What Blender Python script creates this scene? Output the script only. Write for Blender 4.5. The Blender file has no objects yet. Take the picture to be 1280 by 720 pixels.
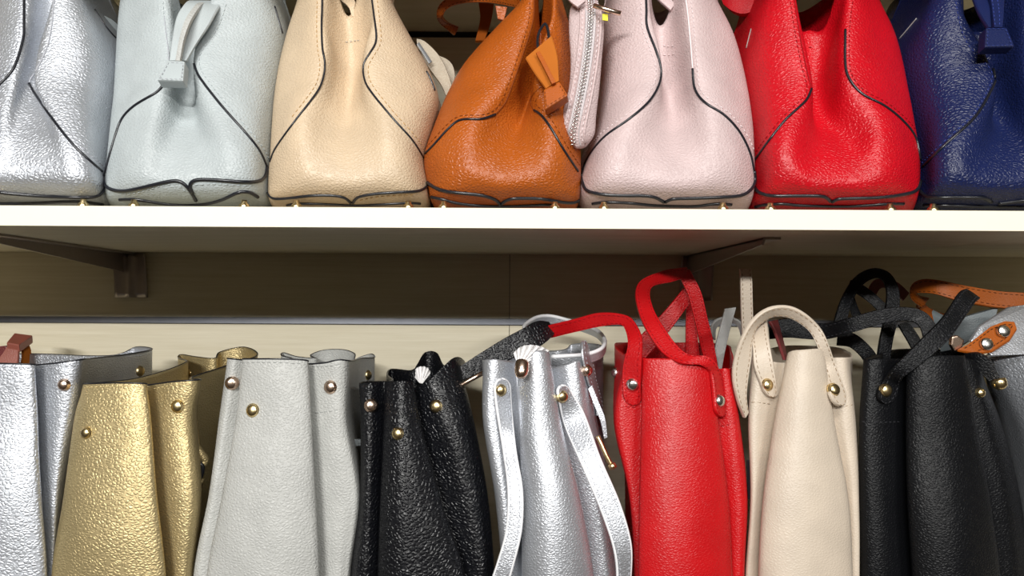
import bpy, bmesh, math, random
from mathutils import Vector, noise
from mathutils.bvhtree import BVHTree
random.seed(7)
S = bpy.context.scene
COL = S.collection
# ------------------------------------------------------------------ camera
F = 914.0; CX = 610.0; CY = 378.0; ROLL = 0.0054
cam = bpy.data.cameras.new('camera'); cam_o = bpy.data.objects.new('camera', cam); COL.objects.link(cam_o)
cam.sensor_width = 36.0; cam.lens = F / 1280.0 * 36.0
cam.shift_x = (640 - CX) / 1280.0; cam.shift_y = (CY - 360) / 1280.0
cam.clip_start = 0.02
cam_o.rotation_euler = (math.pi / 2, ROLL, 0)
cam_o.rotation_mode = 'XYZ'
from mathutils import Matrix
cam_o.matrix_world = Matrix.Rotation(math.pi / 2, 4, 'X') @ Matrix.Rotation(ROLL, 4, 'Z')
S.camera = cam_o
# ------------------------------------------------------------------ world + lamps
W = bpy.data.worlds.new('shop'); S.world = W; W.use_nodes = True
bg = W.node_tree.nodes['Background']; bg.inputs[0].default_value = (1.0, 0.74, 0.50, 1); bg.inputs[1].default_value = 0.035
def area(name, loc, tgt, sx, sy, watts, col=(1, 1, 1)):
    L = bpy.data.lights.new(name, 'AREA'); L.shape = 'RECTANGLE'; L.size = sx; L.size_y = sy; L.energy = watts; L.color = col
    o = bpy.data.objects.new(name, L); COL.objects.link(o); o.location = loc
    o.rotation_euler = (Vector(tgt) - Vector(loc)).to_track_quat('-Z', 'Y').to_euler()
    return o
area('lamp_aisle_left', (-0.9, -2.4, 0.86), (0, .7, 0), 1.1, .10, 82, (1, .985, .95))
area('lamp_aisle_right', (1.3, -2.4, 0.86), (.1, .7, 0), 1.0, .10, 36, (1, .985, .95))
area('lamp_ceiling', (0.0, -1.5, 1.75), (0, .7, .1), 1.8, .5, 42, (1, .98, .95))
vs = S.view_settings
vs.view_transform = 'Standard'; vs.look = 'None'; vs.gamma = 1.0; vs.use_curve_mapping = False; vs.exposure = 0.0

# ------------------------------------------------------------------ helpers
ca, sa = math.cos(ROLL), math.sin(ROLL)
def P(px, py, Y):
    u = px - CX; v = CY - py
    return Vector(((u * ca - v * sa) / F * Y, Y, (u * sa + v * ca) / F * Y))
def cr(p, n, closed=False):
    out = []; N = len(p)
    rng = range(N) if closed else range(N - 1)
    for i in rng:
        if closed: a, b, c, d = p[i - 1], p[i], p[(i + 1) % N], p[(i + 2) % N]
        else:
            b, c = p[i], p[i + 1]
            a = p[i - 1] if i > 0 else b * 2 - c
            d = p[i + 2] if i + 2 < N else c * 2 - b
        for k in range(n):
            t = k / n; t2 = t * t; t3 = t2 * t
            out.append(0.5 * ((2 * b) + (c - a) * t + (2 * a - 5 * b + 4 * c - d) * t2 + (3 * b - a - 3 * c + d) * t3))
    if not closed: out.append(p[-1].copy())
    return out
def resample(p, n):
    d = [0.0]
    for i in range(1, len(p)): d.append(d[-1] + (p[i] - p[i - 1]).length)
    out = []; j = 0
    for k in range(n):
        s = d[-1] * k / (n - 1)
        while j < len(p) - 2 and d[j + 1] < s: j += 1
        L = d[j + 1] - d[j]
        out.append(p[j].lerp(p[j + 1], 0 if L == 0 else min(1, (s - d[j]) / L)))
    return out
def mesh(name, verts, faces, mat, parent=None, smooth=True, recalc=True, bevel=0):
    origin = Vector((0, 0, 0)); q = parent
    while q is not None:
        origin += Vector(q.location); q = q.parent
    me = bpy.data.meshes.new(name)
    bm = bmesh.new()
    vs_ = [bm.verts.new(Vector(v) - origin) for v in verts]
    for f in faces:
        try: bm.faces.new([vs_[i] for i in f])
        except ValueError: pass
    if recalc: bmesh.ops.recalc_face_normals(bm, faces=bm.faces)
    if name == 'body':
        c = sum((v.co for v in bm.verts), Vector()) / len(bm.verts)
        if sum(f.calc_area() * f.normal.dot(f.calc_center_median() - c) for f in bm.faces) < 0: bmesh.ops.reverse_faces(bm, faces=bm.faces)
    if bevel: bmesh.ops.bevel(bm, geom=list(bm.edges), offset=bevel, segments=2, affect='EDGES', profile=.6)
    for f in bm.faces: f.smooth = smooth
    bm.to_mesh(me); bm.free()
    me.materials.append(mat)
    o = bpy.data.objects.new(name, me); COL.objects.link(o)
    o.parent = parent
    if name in ('stitching', 'zip_teeth'): o['kind'] = 'stuff'
    return o
def empty(name, loc, label, cat, group=None):
    o = bpy.data.objects.new(name, None); COL.objects.link(o); o.location = loc; o.empty_display_size = .02
    o['label'] = label; o['category'] = cat
    if group: o['group'] = group
    return o
def tag(o, label, cat, group=None):
    o['label'] = label; o['category'] = cat
    if group: o['group'] = group
    return o
def box_vf(x0, x1, y0, y1, z0, z1):
    v = [(x, y, z) for x in (x0, x1) for y in (y0, y1) for z in (z0, z1)]
    f = [(0, 1, 3, 2), (4, 6, 7, 5), (0, 4, 5, 1), (2, 3, 7, 6), (0, 2, 6, 4), (1, 5, 7, 3)]
    return v, f
def box(name, b, mat, parent=None, bevel=0):
    v, f = box_vf(*b); return mesh(name, v, f, mat, parent, smooth=False, bevel=bevel)
class Geo:
    def __init__(s): s.v = []; s.f = []
    def add(s, v, f):
        n = len(s.v); s.v += list(v); s.f += [tuple(i + n for i in q) for q in f]
def tube_vf(p, r, seg=8, closed=False, taper=None):
    n = len(p); v = []; f = []
    up = Vector((0, -1, 0.15)).normalized()
    prev = None
    for i in range(n):
        if closed: t = p[(i + 1) % n] - p[i - 1]
        else: t = p[min(i + 1, n - 1)] - p[max(i - 1, 0)]
        if t.length < 1e-9: t = Vector((1, 0, 0))
        t.normalize()
        if prev is None:
            a = t.cross(up)
            if a.length < .1: a = t.cross(Vector((1, 0, 0)))
        else: a = prev - t * prev.dot(t)
        if a.length < 1e-6: a = t.cross(Vector((0, 0, 1)))
        a.normalize(); prev = a; b = t.cross(a)
        rr = r * (taper[i] if taper else 1)
        for k in range(seg):
            an = 2 * math.pi * k / seg
            v.append(p[i] + (a * math.cos(an) + b * math.sin(an)) * rr)
    m = n if closed else n - 1
    for i in range(m):
        for k in range(seg):
            j = (i + 1) % n
            f.append((i * seg + k, i * seg + (k + 1) % seg, j * seg + (k + 1) % seg, j * seg + k))
    if not closed:
        f.append(tuple(range(seg))); f.append(tuple((n - 1) * seg + k for k in reversed(range(seg))))
    return v, f
def dash_vf(p, dash=.0030, gap=.0020, r=.00045, seg=5):
    """stitches along a polyline of 3-D points"""
    g = Geo(); d = [0.0]
    for i in range(1, len(p)): d.append(d[-1] + (p[i] - p[i - 1]).length)
    def at(s):
        for i in range(1, len(p)):
            if d[i] >= s:
                L = d[i] - d[i - 1]; return p[i - 1].lerp(p[i], 0 if L == 0 else (s - d[i - 1]) / L)
        return p[-1]
    s = 0.0
    while s + dash < d[-1]:
        a, b = at(s), at(s + dash); m = a.lerp(b, .5)
        g.add(*tube_vf([a, m, b], r, seg, taper=[.6, 1, .6])); s += dash + gap
    return g
def lathe_vf(c, axis, prof, seg=16):
    axis = axis.normalized(); a = axis.cross(Vector((0.1, 0.2, 1))).normalized(); b = axis.cross(a)
    v = []; f = []
    for (r, h) in prof:
        for k in range(seg):
            an = 2 * math.pi * k / seg
            v.append(c + axis * h + (a * math.cos(an) + b * math.sin(an)) * r)
    for i in range(len(prof) - 1):
        for k in range(seg):
            f.append((i * seg + k, i * seg + (k + 1) % seg, (i + 1) * seg + (k + 1) % seg, (i + 1) * seg + k))
    f.append(tuple(range(seg))); f.append(tuple((len(prof) - 1) * seg + k for k in range(seg)))
    return v, f

# ------------------------------------------------------------------ materials
def srgb(r, g, b):
    f = lambda c: (c / 255 / 12.92) if c / 255 <= .04045 else ((c / 255 + .055) / 1.055) ** 2.4
    return (f(r), f(g), f(b), 1)
def new_mat(name):
    m = bpy.data.materials.new(name); m.use_nodes = True
    return m, m.node_tree, m.node_tree.nodes['Principled BSDF']
def leather(name, col, rough=.42, metal=0.0, grain=330.0, bump=.35, spec=.5, coat=0.0):
    m, nt, b = new_mat(name); N = nt.nodes.new; L = nt.links.new
    if metal < .5: col = tuple(c * .74 for c in col[:3]) + (1,)
    tc = N('ShaderNodeTexCoord')
    mp = N('ShaderNodeMapping'); mp.inputs['Scale'].default_value = (1.0, 1.0, 1.35); L(tc.outputs['Object'], mp.inputs[0])
    ns = N('ShaderNodeTexNoise'); ns.inputs['Scale'].default_value = grain * .45; ns.inputs['Detail'].default_value = 1
    L(mp.outputs[0], ns.inputs['Vector'])
    wv = N('ShaderNodeVectorMath'); wv.operation = 'MULTIPLY_ADD'; wv.inputs[1].default_value = (.0016,) * 3
    L(ns.outputs['Color'], wv.inputs[0]); L(mp.outputs[0], wv.inputs[2])
    vo = N('ShaderNodeTexVoronoi'); vo.feature = 'DISTANCE_TO_EDGE'; vo.inputs['Scale'].default_value = grain
    L(wv.outputs[0], vo.inputs['Vector'])
    n2 = N('ShaderNodeTexNoise'); n2.inputs['Scale'].default_value = 38; n2.inputs['Detail'].default_value = 1; L(tc.outputs['Object'], n2.inputs['Vector'])
    ad = N('ShaderNodeMath'); ad.operation = 'MULTIPLY_ADD'; ad.inputs[1].default_value = 0.5
    mu = N('ShaderNodeMath'); mu.operation = 'MULTIPLY'; mu.inputs[1].default_value = .12; L(n2.outputs['Fac'], mu.inputs[0])
    pb = N('ShaderNodeMapRange'); pb.interpolation_type = 'SMOOTHERSTEP'; pb.inputs[1].default_value = 0; pb.inputs[2].default_value = .34; L(vo.outputs['Distance'], pb.inputs[0])
    L(pb.outputs[0], ad.inputs[0]); L(mu.outputs[0], ad.inputs[2])
    bp = N('ShaderNodeBump'); bp.inputs['Strength'].default_value = bump; bp.inputs['Distance'].default_value = .0011
    L(ad.outputs[0], bp.inputs['Height']); L(bp.outputs[0], b.inputs['Normal'])
    rm = N('ShaderNodeMapRange'); rm.inputs[1].default_value = .35; rm.inputs[2].default_value = .7; rm.inputs[3].default_value = .94; rm.inputs[4].default_value = 1.04
    L(n2.outputs['Fac'], rm.inputs[0])
    mx = N('ShaderNodeVectorMath'); mx.operation = 'SCALE'; mx.inputs[0].default_value = col[:3]; L(rm.outputs[0], mx.inputs['Scale'])
    L(mx.outputs[0], b.inputs['Base Color'])
    b.inputs['Roughness'].default_value = rough; b.inputs['Metallic'].default_value = metal
    b.inputs['Specular IOR Level'].default_value = spec; b.inputs['Coat Weight'].default_value = coat; b.inputs['Coat Roughness'].default_value = .25
    return m
def plain(name, col, rough=.5, metal=0.0, spec=.5, nz=0.08, scale=120):
    m, nt, b = new_mat(name); N = nt.nodes.new; L = nt.links.new
    tc = N('ShaderNodeTexCoord'); ns = N('ShaderNodeTexNoise'); ns.inputs['Scale'].default_value = scale; ns.inputs['Detail'].default_value = 3
    L(tc.outputs['Object'], ns.inputs['Vector'])
    rm = N('ShaderNodeMapRange'); rm.inputs[3].default_value = 1 - nz; rm.inputs[4].default_value = 1 + nz; L(ns.outputs['Fac'], rm.inputs[0])
    mx = N('ShaderNodeVectorMath'); mx.operation = 'SCALE'; mx.inputs[0].default_value = col[:3]; L(rm.outputs[0], mx.inputs['Scale'])
    L(mx.outputs[0], b.inputs['Base Color'])
    b.inputs['Roughness'].default_value = rough; b.inputs['Metallic'].default_value = metal; b.inputs['Specular IOR Level'].default_value = spec
    return m
def laminate(name, col):
    m, nt, b = new_mat(name); N = nt.nodes.new; L = nt.links.new
    tc = N('ShaderNodeTexCoord'); mp = N('ShaderNodeMapping'); mp.inputs['Scale'].default_value = (2.2, 14, 70); L(tc.outputs['Object'], mp.inputs[0])
    ns = N('ShaderNodeTexNoise'); ns.inputs['Scale'].default_value = 3.2; ns.inputs['Detail'].default_value = 6; ns.inputs['Roughness'].default_value = .65
    L(mp.outputs[0], ns.inputs['Vector'])
    rp = N('ShaderNodeValToRGB'); e = rp.color_ramp.elements
    e[0].position = .3; e[0].color = (col[0] * .86, col[1] * .84, col[2] * .78, 1); e[1].position = .68; e[1].color = col
    L(ns.outputs['Fac'], rp.inputs[0]); L(rp.outputs[0], b.inputs['Base Color'])
    b.inputs['Roughness'].default_value = .5; b.inputs['Specular IOR Level'].default_value = .35
    return m
M_cream_wood = laminate('cream_laminate', srgb(221, 213, 191))
M_band = plain('cream_edge_band', srgb(246, 238, 214), .55, nz=.02)
M_alu = plain('aluminium', (.26, .27, .30, 1), .32, 1.0, nz=.15, scale=60)
M_bracket = plain('bronze_bracket', (.42, .37, .34, 1), .35, .7, nz=.1)
M_gap = plain('dark_gap', (.01, .009, .008, 1), .9)
M_gold = plain('gold_metal', (.86, .68, .36, 1), .28, 1.0, nz=.03)
M_rose = plain('rose_gold_metal', (.85, .64, .50, 1), .26, 1.0, nz=.03)
M_chrome = plain('chrome_metal', (.85, .84, .80, 1), .26, 1.0, nz=.03)
M_pipe = plain('black_edge_paint', (.012, .013, .018, 1), .28, spec=.6)
M_white_edge = plain('white_edge_paint', (.82, .82, .84, 1), .4)
M_tissue = plain('white_tissue', (.85, .84, .84, 1), .8, spec=.2)
M_lining = plain('dark_lining', (.03, .03, .03, 1), .85)

LE = {}
LE['silver'] = leather('silver_leather', (.56, .585, .63, 1), .46, .72, 285, .5)
LE['pale'] = leather('pale_grey_leather', srgb(206, 215, 217), .42, 0, 285, 0.49)
LE['beige'] = leather('beige_leather', srgb(236, 211, 178), .42, 0, 285, 0.52)
LE['tan'] = leather('tan_leather', srgb(196, 98, 26), .38, 0, 285, 0.62)
LE['pink'] = leather('pink_leather', srgb(232, 208, 207), .42, 0, 285, 0.52)
LE['red'] = leather('red_leather', srgb(222, 12, 32), .38, 0, 285, 0.59)
LE['navy'] = leather('navy_leather', srgb(26, 38, 88), .36, 0, 285, 0.69)
LE['gold'] = leather('gold_leather', (.52, .415, .215, 1), .46, .68, 285, .5)
LE['grey'] = leather('warm_grey_leather', srgb(206, 207, 203), .44, 0, 285, 0.55)
LE['black'] = leather('black_leather', srgb(17, 18, 23), .34, 0, 250, .85, .5)
LE['silver_fine'] = leather('fine_silver_leather', (.58, .60, .64, 1), .43, .75, 340, .3)
LE['red2'] = leather('scarlet_leather', srgb(216, 16, 24), .40, 0, 340, .3)
LE['cream'] = leather('cream_leather', srgb(232, 216, 196), .45, 0, 340, .25)
LE['black2'] = leather('fine_black_leather', srgb(19, 20, 23), .42, 0, 350, .45, .22)
LE['brown'] = leather('brown_strap_leather', srgb(180, 92, 24), .45, 0, 420, .2, .25)
LE['rust'] = leather('rust_leather', srgb(176, 100, 84), .42, 0, 420, .2)
LE['maroon'] = leather('maroon_leather', srgb(128, 52, 52), .38, 0, 420, .2)
LE['greystrap'] = leather('grey_strap_leather', srgb(185, 185, 182), .4, 0, 420, .15)
LE['suede_tan'] = leather('tan_suede', srgb(206, 116, 36), .8, 0, 600, .15, .2)
for k in ('pale', 'tan', 'navy', 'pink', 'red'):
    base = LE[k].name
    cc = dict(pale=srgb(206, 215, 217), tan=srgb(196, 98, 26), navy=srgb(26, 38, 88), pink=srgb(232, 208, 207), red=srgb(222, 12, 32))[k]
    LE[k + '_smooth'] = leather(k + '_smooth_leather', cc, .45, 0, 460, .2, .25)
LE['stone'] = leather('stone_leather', srgb(186, 172, 148), .45, 0, 340, .3)
LE['slate'] = leather('slate_leather', srgb(128, 138, 142), .45, 0, 420, .2)
def thread(name, c): return plain(name + '_thread', c, .7, spec=.2)
TH = {k: thread(k, c) for k, c in dict(silver=(.45, .46, .5, 1), pale=srgb(190, 198, 200), beige=srgb(196, 160, 110), tan=srgb(120, 55, 12), pink=srgb(240, 225, 226),
      red=srgb(150, 6, 18), navy=srgb(50, 65, 135), gold=srgb(225, 205, 150), grey=srgb(170, 172, 170), black=srgb(52, 52, 56),
      cream=srgb(150, 128, 104), brown=srgb(60, 28, 10)).items()}

# ------------------------------------------------------------------ the setting: back wall, shelves
YF, YW = .62, .96
Z_UNDER, Z_TOP = .063, .0800
wall = mesh('wall_back', *box_vf(-1.35, 1.35, YW + .004, YW + .03, -.75, .80), M_gap, smooth=False); wall['kind'] = 'structure'
wall['label'] = 'cream wood-grain laminate back wall in panels behind the shelves'
for zi, (z0, z1) in enumerate([(-.75, -.405), (-.399, -.0285), (-.0225, .348), (.354, .80)]):
    for xi, (x0, x1) in enumerate([(-1.35, .0279), (.0287, 1.35)]):
        box('panel', (x0, x1, YW, YW + .006, z0, z1), M_cream_wood, wall)
for z in (-.0255, ):
    v, f = box_vf(-1.35, 1.35, YW - .003, YW + .004, z - .0045, z + .0045)
    mesh('metal_strip', v, f, M_alu, wall, smooth=False, bevel=.001)
v, f = box_vf(-1.35, 1.35, YW - .001, YW + .004, .3475, .3545); mesh('groove', v, f, M_gap, wall, smooth=False)
def shelf(x0, x1, ztop, label, th=.017, y1=YW - .0006):
    r = empty('shelf', ((x0 + x1) / 2, (YF + YW) / 2, ztop - th), label, 'shelf', 'wall shelves')
    box('board', (x0, x1, YF + .0012, y1, ztop - th, ztop), M_cream_wood, r)
    box('edge_band', (x0, x1, YF, YF + .0012, ztop - th, ztop), M_band, r)
    return r
shelf(-1.3, .4985, Z_TOP, 'long cream laminate shelf carrying the upper row of bags')
shelf(.4993, 1.3, Z_TOP, 'cream laminate shelf beyond the seam at the far right under the navy bag')
Z_LOW = -.345
shelf(-1.3, 1.3, Z_LOW, 'lower cream laminate shelf under the bottom row of bags')
shelf(-1.3, 1.3, .372, 'unseen cream laminate shelf added above the upper row to shade the wall')  # out-of-view shelf, added and set low to shade the wall behind the bags

def bracket(x, label):
    r = empty('shelf_bracket', (x, YW, .004), label, 'bracket', 'metal shelf brackets')
    g = Geo(); hw = .0215; zt, zb = .0622, .0040
    # folded wall plate: two curved wings around a raised centre fold
    n = 14; rows = 9
    V = []; Fc = []
    for j in range(rows):
        t = j / (rows - 1); z = zt + (zb - zt) * t
        for i in range(n + 1):
            s = -1 + 2 * i / n
            ridge = .006 * math.exp(-(s / .12) ** 2)
            wing = .010 * (abs(s) ** 3) * (1 - t) ** 1.2
            V.append((x + s * hw, YW - .0025 - ridge - wing, z))
    for j in range(rows - 1):
        for i in range(n):
            Fc.append((j * (n + 1) + i, j * (n + 1) + i + 1, (j + 1) * (n + 1) + i + 1, (j + 1) * (n + 1) + i))
    o = mesh('wall_plate', V, Fc, M_bracket, r)
    sd = o.modifiers.new('thickness', 'SOLIDIFY'); sd.thickness = .0018
    # tapering arm under the board with folded top flange
    ax = x - .012
    prof = [(YW - .004, .0622), (YW - .004, .037), (YW - .03, .0395), (.696, .0562), (.690, .0622)]
    V = [(ax, y, z) for y, z in prof] + [(ax + .0022, y, z) for y, z in prof]; k = len(prof)
    Fc = [tuple(range(k)), tuple(range(2 * k - 1, k - 1, -1))] + [(i, (i + 1) % k, k + (i + 1) % k, k + i) for i in range(k)]
    arm = mesh('arm', V, Fc, M_bracket, r, smooth=False)
    v, f = box_vf(ax, ax + .016, .690, YW - .004, .0607, .0627); mesh('flange', v, f, M_bracket, arm, smooth=False)
    return r
bracket(-.4665, 'dark metal shelf bracket at the left, clear of the bags')
bracket(.2720, 'dark metal shelf bracket behind the scarlet bag handles')

# ------------------------------------------------------------------ bag kit
class Bag:
    def __init__(s, name, label, cat, group, base, body_v, body_f, mat, thread, lining=None, thick=.0018, wr=.0009):
        s.root = empty(name, base, label, cat, group)
        sd = random.random() * 50
        bv = []
        for p in body_v:
            q = Vector((p.x * 14 + sd, p.y * 14, p.z * 9)); q2 = Vector((p.x * 34 + sd, p.y * 34, p.z * 22))
            d = noise.noise(q) * wr * 2.2 + noise.noise(q2) * wr
            fade = min(1, max(0, (p.z - base[2]) / .03))
            bv.append(p + Vector((0, d * fade, d * .3 * fade)))
        s.body = mesh('body', bv, body_f, mat, s.root)
        m = s.body.modifiers.new('thickness', 'SOLIDIFY'); m.thickness = thick; m.offset = -1
        s.bv = bv
        s.bvh = BVHTree.FromPolygons([v[:] for v in bv], body_f)
        s.mat = mat; s.th = thread
    def hit(s, px, py, off=0.0):
        d = P(px, py, 1.0).normalized()
        loc, nrm, idx, dist = s.bvh.ray_cast(Vector((0, 0, 0)), d)
        if loc is None:
            loc, nrm, idx, dist = s.bvh.find_nearest(P(px, py, .69))
        if nrm.dot(d) > 0: nrm = -nrm
        return loc + nrm * off, nrm
    def trace(s, pl, off=.0005, step=3.0):
        """pixel polyline -> list of 3-D runs lying on the leather"""
        pts = cr([Vector((a, b, 0)) for a, b in pl], 8)
        L = sum((pts[i] - pts[i - 1]).length for i in range(1, len(pts)))
        pts = resample(pts, max(4, int(L / step)))
        runs = [[]]
        for q in pts:
            h, n = s.hit(q.x, q.y, off)
            if runs[-1] and (h - runs[-1][-1]).length > .014: runs.append([])
            runs[-1].append(h)
        out = []
        for r in runs:
            if len(r) < 3: continue
            for _ in range(2):
                r = [r[0]] + [(r[i - 1] + r[i] * 2 + r[i + 1]) / 4 for i in range(1, len(r) - 1)] + [r[-1]]
            out.append(r)
        return out
    def piping(s, pls, r=.00115, mat=None, name='piping'):
        for pl in pls:
            g = Geo()
            rr = r * 1.4 if min(q[1] for q in pl) > 204 and mat is None else r
            for run in s.trace(pl, rr * .35): g.add(*tube_vf(run, rr, 8))
            if g.v: mesh(name, g.v, g.f, mat or M_pipe, s.root)
    def stitch(s, pls, off=.0004, dash=.0030, gap=.0022, r=.00042, mat=None, parent=None):
        g = Geo()
        for pl in pls:
            for run in s.trace(pl, off):
                d = dash_vf(run, dash, gap, r); g.add(d.v, d.f)
        if g.v: mesh('stitching', g.v, g.f, mat or s.th, parent or s.root)
    def stud(s, px, py, r=.0050, off=0.0, mat=None, on=None):
        h, n = s.hit(px, py, off)
        if on is not None:      # riveted through a strap: sit on the strap's own surface
            o = Vector(s.root.location)
            t = BVHTree.FromPolygons([v.co + o for v in on.data.vertices], [tuple(p.vertices) for p in on.data.polygons])
            d = P(px, py, 1.0).normalized(); q = t.ray_cast(Vector((0, 0, 0)), d)
            if q[0] is not None:
                h, n = q[0], (q[1] if q[1].dot(d) < 0 else -q[1])
        n = (n + Vector((0, -.6, .0))).normalized()
        prof = [(r * 1.12, -.002), (r * 1.12, .0004), (r * .96, .0008), (r * .95, .0020), (r * .80, .0030), (r * .45, .0036), (r * .08, .0038)]
        v, f = lathe_vf(h, n, prof, 18)
        return mesh('stud', v, f, mat or M_gold, s.root)
    def rim(s, ring, r=.0008, mat=None):
        mesh('edge_trim', *tube_vf(ring, r, 6, closed=True), mat or M_pipe, s.root)
def ribbon_geo(A, B, th):
    n = len(A); V = []; Fc = []
    prof = [(0, .45), (.035, .95), (.5, 1.05), (.965, .95), (1, .45), (1, -.45), (.965, -.95), (.5, -.95), (.035, -.95), (0, -.45)]; k = len(prof)
    nr = []
    for i in range(n):
        t = A[min(i + 1, n - 1)] + B[min(i + 1, n - 1)] - A[max(i - 1, 0)] - B[max(i - 1, 0)]
        w = B[i] - A[i]; m = t.cross(w)
        if m.length < 1e-10: m = nr[-1] if nr else Vector((0, -1, 0))
        m = m.normalized(); nr.append(m)
        if i == 0 and m.y > 0: flip = -1
        elif i == 0: flip = 1
    nr = [m * flip for m in nr]
    for i in range(n):
        for (u, h) in prof: V.append(A[i].lerp(B[i], u) + nr[i] * (h * th / 2))
    for i in range(n - 1):
        for q in range(k):
            Fc.append((i * k + q, i * k + (q + 1) % k, (i + 1) * k + (q + 1) % k, (i + 1) * k + q))
    Fc.append(tuple(range(k))); Fc.append(tuple((n - 1) * k + q for q in reversed(range(k))))
    return V, Fc, nr
def strap(name, parent, A, B, mat, th=.0030, thread_mat=None, bag=None, snap=.0022, r0=False, r1=False, inset=.16, n=None, edge=None, dash=.0030):
    """A, B: the two edges as (px, py, depth); depth None lies on the bag"""
    def conv(e):
        out = []
        for (a, b, y) in e:
            out.append(bag.hit(a, b, snap)[0] if y is None else P(a, b, y))
        return out
    A = cr(conv(A), 8); B = cr(conv(B), 8)
    L = sum((A[i] - A[i - 1]).length for i in range(1, len(A)))
    n = n or max(10, int(L / .004)); A = resample(A, n); B = resample(B, n)
    def cap(A, B, start):
        i, j = (0, 1) if start else (-1, -2)
        c = (A[i] + B[i]) / 2; c2 = (A[j] + B[j]) / 2; t = (c - c2).normalized(); w = (B[i] - A[i]) / 2; h = w.length
        ea, eb = [], []
        for k in range(1, 6):
            an = k / 5.2 * math.pi / 2
            ea.append(c + t * h * math.sin(an) - w * math.cos(an)); eb.append(c + t * h * math.sin(an) + w * math.cos(an))
        return (ea[::-1] + A, eb[::-1] + B) if start else (A + ea, B + eb)
    if r0: A, B = cap(A, B, True)
    if r1: A, B = cap(A, B, False)
    V, Fc, nr = ribbon_geo(A, B, th)
    o = mesh(name, V, Fc, mat, parent)
    o.data.set_sharp_from_angle(angle=math.radians(38))
    if thread_mat:
        g = Geo()
        for u in (inset, 1 - inset):
            ln = [A[i].lerp(B[i], u) + nr[i] * (th * .5) for i in range(len(A))]
            d = dash_vf(ln, dash, .0020, .00042); g.add(d.v, d.f)
        mesh('stitching', g.v, g.f, thread_mat, o)
    if edge:
        for E in (A, B):
            mesh('edge_trim', *tube_vf(E, th * .42, 6), edge, o)
    return o
def slab(name, parent, quad, Y, th, mat, bevel=.0012, sub=False):
    Ys = Y if isinstance(Y, (list, tuple)) else [Y] * len(quad)
    fr = [P(a, b, y) for (a, b), y in zip(quad, Ys)]
    nrm = (fr[1] - fr[0]).cross(fr[2] - fr[0]).normalized()
    if nrm.y < 0: nrm = -nrm
    k = len(fr); V = fr + [p + nrm * th for p in fr]
    Fc = [tuple(range(k)), tuple(range(2 * k - 1, k - 1, -1))] + [(i, (i + 1) % k, k + (i + 1) % k, k + i) for i in range(k)]
    return mesh(name, V, Fc, mat, parent, smooth=False, bevel=bevel)
def loft(rows, nu, nv):
    ringd = [cr(r, nu, True) for r in rows]; N = len(ringd[0])
    cols = [cr([r[i] for r in ringd], nv) for i in range(N)]
    Rn = len(cols[0]); V = []
    for j in range(Rn):
        for i in range(N): V.append(cols[i][j])
    Fc = []
    for j in range(Rn - 1):
        for i in range(N): Fc.append((j * N + i, j * N + (i + 1) % N, (j + 1) * N + (i + 1) % N, (j + 1) * N + i))
    return V, Fc, N, Rn

# ------------------------------------------------------------------ upper row: handbags seen end-on
DEF_Y = {258: .668, 246: .640, 225: .630, 190: .633, 150: .643, 110: .655, 70: .666, 30: .676, -10: .685, -55: .694}
PIN = {258: .004, 246: .003, 225: 0, 190: .002, 150: .008, 110: .016, 70: .022, 30: .024, -10: .022, -55: .018}
GUP = 'handbags standing on the upper shelf'
def top_bag(label, rows, notch, mat, th, pin=1.0, depth=.20, nw=.62):
    """rows: py -> (xl, ridge_l, ridge_r, xr), from the base up"""
    R = []; zb = Z_TOP + .0055
    for py in sorted(rows, reverse=True):
        xl, rl, rr, xr = rows[py]; yf = DEF_Y[py]; pn = PIN[py] * pin; rad = .040
        if py >= 246: rad = .030
        c = (rl + rr) / 2; ys = yf + rad
        zr = P(c, py, yf + rad * .5).z
        if py == 258: zr = zb
        elif py == 246: zr = max(zr, zb + .0075)
        yb = YF + depth + .03
        def X(px, y): return P(px, py, y).x
        pts = [(X(xl, ys) * .985 + X(c, ys) * .015, yb - .06), (X(xl, ys), ys + .05), (X(xl, ys), ys), (X(xl + (rl - xl) * .38, yf + rad * .30), yf + rad * .30), (X(rl, yf), yf),
               (X((rl + c) / 2, yf), yf + pn * .75), (X(c, yf), yf + pn), (X((rr + c) / 2, yf), yf + pn * .75), (X(rr, yf), yf),
               (X(xr - (xr - rr) * .38, yf + rad * .30), yf + rad * .30), (X(xr, ys), ys), (X(xr, ys), ys + .05), (X(xr, ys) * .985 + X(c, ys) * .015, yb - .06),
               (X(xr - (xr - rr) * .6, ys), yb), (X(c, ys), yb + .004), (X(xl + (rl - xl) * .6, ys), yb)]
        R.append([Vector((x, y, zr)) for x, y in pts])
    ztop = R[-1][0].z
    if notch is not None:
        c = (rows[-10][1] + rows[-10][2]) / 2
        zn = P(c, notch, DEF_Y[30] + .02).z
        k = (zn - zb) / (ztop - zb)
        for r in R:
            for idx, a in ((6, 1.0), (5, nw), (7, nw)):
                r[idx].z = zb + (r[idx].z - zb) * (1 - (1 - k) * a)
    V, Fc, N, Rn = loft(R, 6, 6)
    Fc.append(tuple(range(N)))
    cx = sum(p.x for p in R[0]) / len(R[0]); cy = (R[0][4].y + R[0][14].y) / 2
    return Bag('handbag', label, 'handbag', GUP, (cx, cy, Z_TOP), V, Fc, mat, th)
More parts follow.
